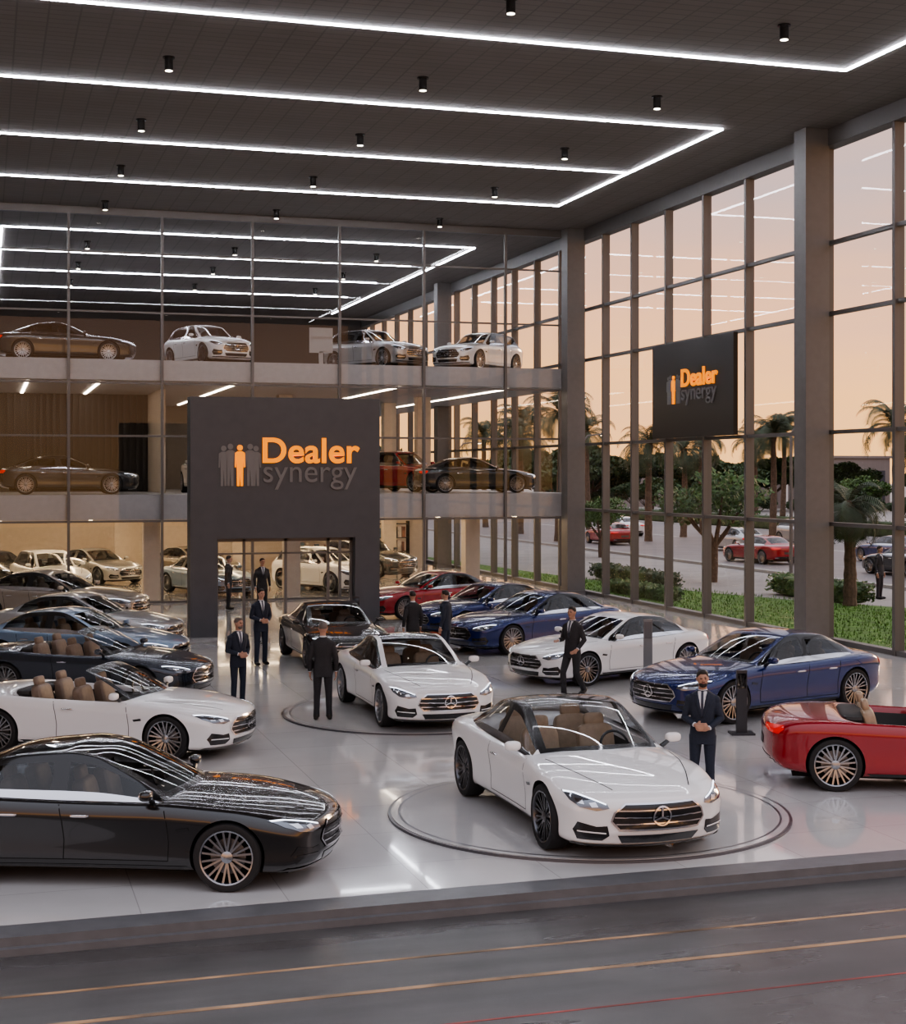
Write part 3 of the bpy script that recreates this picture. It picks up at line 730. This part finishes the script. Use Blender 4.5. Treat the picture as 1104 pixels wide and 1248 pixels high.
# ---------------------------------------------------------------- PEOPLE
pm={}
def pmat(k,*a,**kw):
    pm[k]=mat('person_'+k,*a,**kw); return pm[k]
pmat('skin',(.42,.24,.17),.5,var=.06,vscale=20); pmat('navy',(.020,.027,.046),.8,var=.12,vscale=40); pmat('char',(.030,.030,.034),.8,var=.12,vscale=40)
pmat('shirt',(.62,.64,.68),.7); pmat('tie',(.03,.035,.06),.5); pmat('hair',(.02,.014,.010),.6); pmat('greyhair',(.13,.11,.10),.6); pmat('shoe',(.012,.010,.009),.3); pmat('eye',(.01,.01,.01),.2); pmat('lip',(.30,.12,.10),.5)
SK,JK,SH,TI,HA,SHOE,EYE,LIP,TR=range(9)
def person(x,y,z,head,h=1.78,pose='clasp',suit='navy',hair='hair',beard=False,turn=0):
    g=Geo()
    R=[(.79,.178,.124,0),(.86,.178,.126,0),(.94,.172,.123,0),(1.04,.160,.113,.0),(1.13,.157,.110,.0),(1.24,.174,.119,.0),(1.34,.188,.122,-.004),(1.40,.190,.113,-.01),(1.445,.168,.098,-.012),(1.48,.115,.082,-.010),(1.51,.066,.064,-.004)]
    n=28;v=[];f=[]
    for (zz,rx,ry,yo) in R:
        for i in range(n):
            t=2*math.pi*i/n; c=math.cos(t);s=math.sin(t)
            v.append((rx*math.copysign(abs(c)**.85,c),yo+ry*math.copysign(abs(s)**.85,s),zz))
    for k in range(len(R)-1):
        for i in range(n):
            j=(i+1)%n; f.append((k*n+i,k*n+j,(k+1)*n+j,(k+1)*n+i))
    f.append(tuple(range(n-1,-1,-1))); f.append(tuple(range((len(R)-1)*n,len(R)*n))); g.add(v,f,JK)
    for sg in(1,-1):
        g.tube([(sg*.072,.078,1.46),(sg*.065,.118,1.36),(sg*.012,.126,1.16)],[.018,.022,.010],8,JK)
    g.tube([(0,-.01,1.46),(0,.0,1.525)],[.072,.062],16,SH)
    g.tube([(0,-.005,1.48),(0,.012,1.61)],[.057,.054],14,SK)
    if pose=='walk': LG={1:[(.09,.0,.90),(.10,.17,.50),(.10,.14,.10)],-1:[(-.09,0,.90),(-.10,.0,.49),(-.10,-.24,.15)]}
    elif pose=='down': LG={1:[(.092,0,.90),(.105,.02,.50),(.115,.0,.09)],-1:[(-.092,0,.90),(-.105,.02,.50),(-.115,-.03,.09)]}
    else: LG={1:[(.092,0,.90),(.108,.03,.50),(.12,.02,.09)],-1:[(-.092,0,.90),(-.098,.02,.50),(-.105,-.02,.09)]}
    for sg in(1,-1):
        a,b,c=[Vector(p) for p in LG[sg]]
        g.tube([a,a.lerp(b,.5),b,b.lerp(c,.35),b.lerp(c,.75),c+Vector((0,0,-.03))],[.092,.079,.063,.061,.055,.058],14,TR)
        pitch=0 if c.z<.11 else rad(-22)
        g.sup(c+Vector((sg*.012,.065,-.048)),(.046,.140,.042),SHOE,.75,18,10,rot=RX(pitch)); g.sup(c+Vector((0,-.01,-.02)),(.042,.06,.055),SHOE,.8,14,8)
    for sg in(1,-1):
        sh=Vector((sg*.170,-.010,1.385))
        if pose=='clasp': el=Vector((sg*.240,-.015,1.13)); wr=Vector((sg*.085,.195,1.04+.02*sg)); hd=Vector((-sg*.75,.30,.02)); pn=Vector((0,-1,0))
        elif pose=='walk' and sg==1: el=Vector((.235,.02,1.13)); wr=Vector((.16,.26,1.12)); hd=Vector((-.35,.9,.1)); pn=Vector((0,0,-1))
        elif pose=='walk': el=Vector((-.235,-.07,1.14)); wr=Vector((-.20,.10,.96)); hd=Vector((.25,.75,-.4)); pn=Vector((1,0,0))
        else: el=Vector((sg*.240,-.03,1.12)); wr=Vector((sg*.240,.05,.87)); hd=Vector((-sg*.05,.12,-1)); pn=Vector((-sg,0,0))
        g.sup(sh+Vector((0,0,-.004)),(.069,.066,.062),JK,1,18,12)
        g.tube([sh+Vector((0,0,-.02)),sh.lerp(el,.35),sh.lerp(el,.8),el,el.lerp(wr,.35),el.lerp(wr,.9)],[.058,.061,.053,.050,.046,.037],14,JK)
        g.sup(el,(.05,.05,.05),JK,1,14,10)
        hd.normalize(); g.tube([el.lerp(wr,.86),el.lerp(wr,.96)],[.034,.033],12,SH)
        g.tube([el.lerp(wr,.9),wr,wr+hd*.02],[.026,.026,.028],10,SK)
        wd=hd.cross(pn).normalized(); pn=wd.cross(hd).normalized()
        Rm=Matrix((( wd.x,hd.x,pn.x,0),(wd.y,hd.y,pn.y,0),(wd.z,hd.z,pn.z,0),(0,0,0,1)))
        pc=wr+hd*.055; g.sup(pc,(.040,.052,.017),SK,.7,14,8,rot=Rm)
        for q,(o,ln) in enumerate(((-.031,.066),(-.0105,.080),(.0105,.074),(.030,.058))):
            b=pc+wd*o+hd*.040
            g.tube([b,b+hd*ln*.5+pn*.006,b+hd*ln*.8+pn*.022,b+hd*ln*.92+pn*.038],[.0095,.009,.0085,.007],8,SK)
        b=pc-wd*sg*.034-hd*.015 if pose!='clasp' else pc+Vector((0,0,.034))-hd*.015
        o2=(b-pc).normalized()
        g.tube([b,b+o2*.022+hd*.024,b+o2*.024+hd*.05+pn*.008],[.012,.0105,.008],8,SK)
    hg=Geo(); hc=Vector((0,.022,1.662))
    hg.sup((0,0,0),(.076,.096,.114),SK,1,28,20)
    for i,p in enumerate(hg.v):
        if p.z<0:
            k=-p.z/.112; p.x*=1-.20*k*k; 
            if p.y>0: p.y*=1+.06*k
            else: p.y*=1-.25*k
        if p.y>.06 and .0<p.z<.04 : p.y-=.004
    hg.sup((0,.096,-.008),(.012,.020,.024),SK,1,10,8); hg.sup((0,.086,-.075),(.022,.018,.016),HA if beard else SK,1,10,8)
    hg.sup((0,.085,.028),(.050,.014,.007),SK,1,12,6)
    for sg in(1,-1):
        hg.sup((sg*.078,-.008,.0),(.010,.018,.030),SK,1,10,8); hg.sup((sg*.029,.088,.014),(.012,.009,.007),EYE,1,10,6); hg.sup((sg*.030,.092,.032),(.018,.007,.004),HA,1,8,6)
    hg.sup((0,.096,-.043),(.022,.008,.006),LIP,1,10,6)
    if beard: hg.sup((0,.054,-.072),(.056,.042,.040),HA,1,16,10); hg.sup((0,.099,-.030),(.024,.007,.005),HA,1,10,6); hg.sup((0,.102,-.043),(.018,.006,.005),LIP,1,10,6)
    hg.sup((0,-.016,.042),(.082,.093,.086),HA,1,24,16); hg.sup((0,.028,.088),(.058,.054,.034),HA,1,16,10)
    HT=Matrix.Translation(hc)@RZ(rad(turn)); g.add(hg.v,hg.f,hg.m,HT)
    me=D.meshes.new('p'); me.from_pydata([tuple(p) for p in g.v],[],g.f); o=D.objects.new('p',me); COL.objects.link(o)
    md=o.modifiers.new('r','REMESH'); md.mode='VOXEL'; md.voxel_size=.0070; 
    s2=o.modifiers.new('s','SMOOTH'); s2.factor=.5; s2.iterations=3
    C.view_layer.update(); out=evald(o); D.objects.remove(o)
    bv=BVHTree.FromPolygons(g.v,[tuple(q) for q in g.f])
    mi=[]
    for p in out.polygons:
        c=p.center; h_=bv.find_nearest(c); lab=g.m[h_[2]] if h_[2] is not None else JK
        if lab==JK and c.y>.05 and 1.17<c.z<1.50:
            wv=(c.z-1.17)/.31*.058
            if abs(c.x)<wv: lab=TI if abs(c.x)<.018 else SH
        mi.append(lab)
    for m in(pm['skin'],pm[suit],pm['shirt'],pm['tie'],pm[hair],pm['shoe'],pm['eye'],pm['lip'],pm[suit]): out.materials.append(m)
    out.polygons.foreach_set('material_index',mi); out.polygons.foreach_set('use_smooth',[True]*len(mi)); out.name='standing_man'
    return mkobj('standing_man',out,None,(x,y,z),rad(head-90),h/1.785)
person(4.61,28.7,0,-70,1.68,'clasp','navy','greyhair',True,15)
person(6.1,34.7,0,-75,1.76,'clasp','navy')
person(5.75,26.4,.036,75,1.74,'down','char','greyhair')
person(9.6,34.2,0,100,1.66,'down','char')
person(10.35,34.0,0,140,1.68,'down','navy')
person(11.07,27.8,0,-150,1.80,'walk','char','hair',False,10)
person(9.15,18.3,.036,-120,1.76,'clasp','navy','hair',True,10)
person(8.3,47,0,-80,1.78,'down','char')
person(7.6,49.3,0,-20,1.75,'down','char')
person(30.5,47.1,-.05,-60,1.9,'down','char')
person(31.6,52.5,-.05,-120,1.8,'walk','navy')

# ---------------------------------------------------------------- world / lights / camera
wd=D.worlds.new('World'); sc.world=wd; wd.use_nodes=True; nt=wd.node_tree; nt.nodes.clear()
o=nt.nodes.new('ShaderNodeOutputWorld'); b=nt.nodes.new('ShaderNodeBackground'); tc=nt.nodes.new('ShaderNodeTexCoord'); sx=nt.nodes.new('ShaderNodeSeparateXYZ')
cr=nt.nodes.new('ShaderNodeValToRGB'); nz=nt.nodes.new('ShaderNodeTexNoise'); nz.inputs['Scale'].default_value=3; nz.inputs['Detail'].default_value=5
mp=nt.nodes.new('ShaderNodeMapping'); mp.inputs['Scale'].default_value=(1,1,6)
nt.links.new(tc.outputs['Generated'],mp.inputs[0]); nt.links.new(mp.outputs[0],nz.inputs['Vector']); nt.links.new(tc.outputs['Generated'],sx.inputs[0])
ad=nt.nodes.new('ShaderNodeMath'); ad.operation='MULTIPLY_ADD'; ad.inputs[1].default_value=.18; nt.links.new(nz.outputs['Fac'],ad.inputs[0]); 
sb_=nt.nodes.new('ShaderNodeMath'); sb_.operation='ADD'; sb_.inputs[1].default_value=-.09
nt.links.new(sx.outputs['Z'],sb_.inputs[0]); nt.links.new(sb_.outputs[0],ad.inputs[2]); nt.links.new(ad.outputs[0],cr.inputs[0])
E=cr.color_ramp.elements
E[0].position=0;E[0].color=(1.0,.53,.20,1);E[1].position=1;E[1].color=(.70,.73,.84,1)
for p_,c_ in((.04,(1.0,.52,.22)),(.10,(.86,.46,.27)),(.16,(.64,.40,.31)),(.24,(.46,.36,.36)),(.42,(.54,.53,.59))):
    e=E.new(p_); e.color=(*c_,1)
b.inputs['Strength'].default_value=1.75
nt.links.new(cr.outputs[0],b.inputs[0]); nt.links.new(b.outputs[0],o.inputs[0])
sun=D.lights.new('sun','SUN'); sun.energy=1.0; sun.angle=rad(12); sun.color=(1,.70,.45); so=D.objects.new('sunset_sun',sun); COL.objects.link(so)
so.rotation_euler=Vector((-.85,-.48,-.26)).to_track_quat('-Z','Y').to_euler(); so.location=(60,60,30)
cam=D.cameras.new('Camera'); co=D.objects.new('Camera',cam); COL.objects.link(co); sc.camera=co
co.location=(0,0,4.4); co.rotation_euler=(rad(90),0,rad(-17.2)); cam.lens=1845/1248*36; cam.sensor_width=36; cam.sensor_fit='AUTO'; cam.shift_y=-46/1248; cam.clip_end=1500
try:
    sc.view_settings.view_transform='AgX'; sc.view_settings.look='AgX - Medium High Contrast'
except Exception: pass
sc.view_settings.exposure=0.1
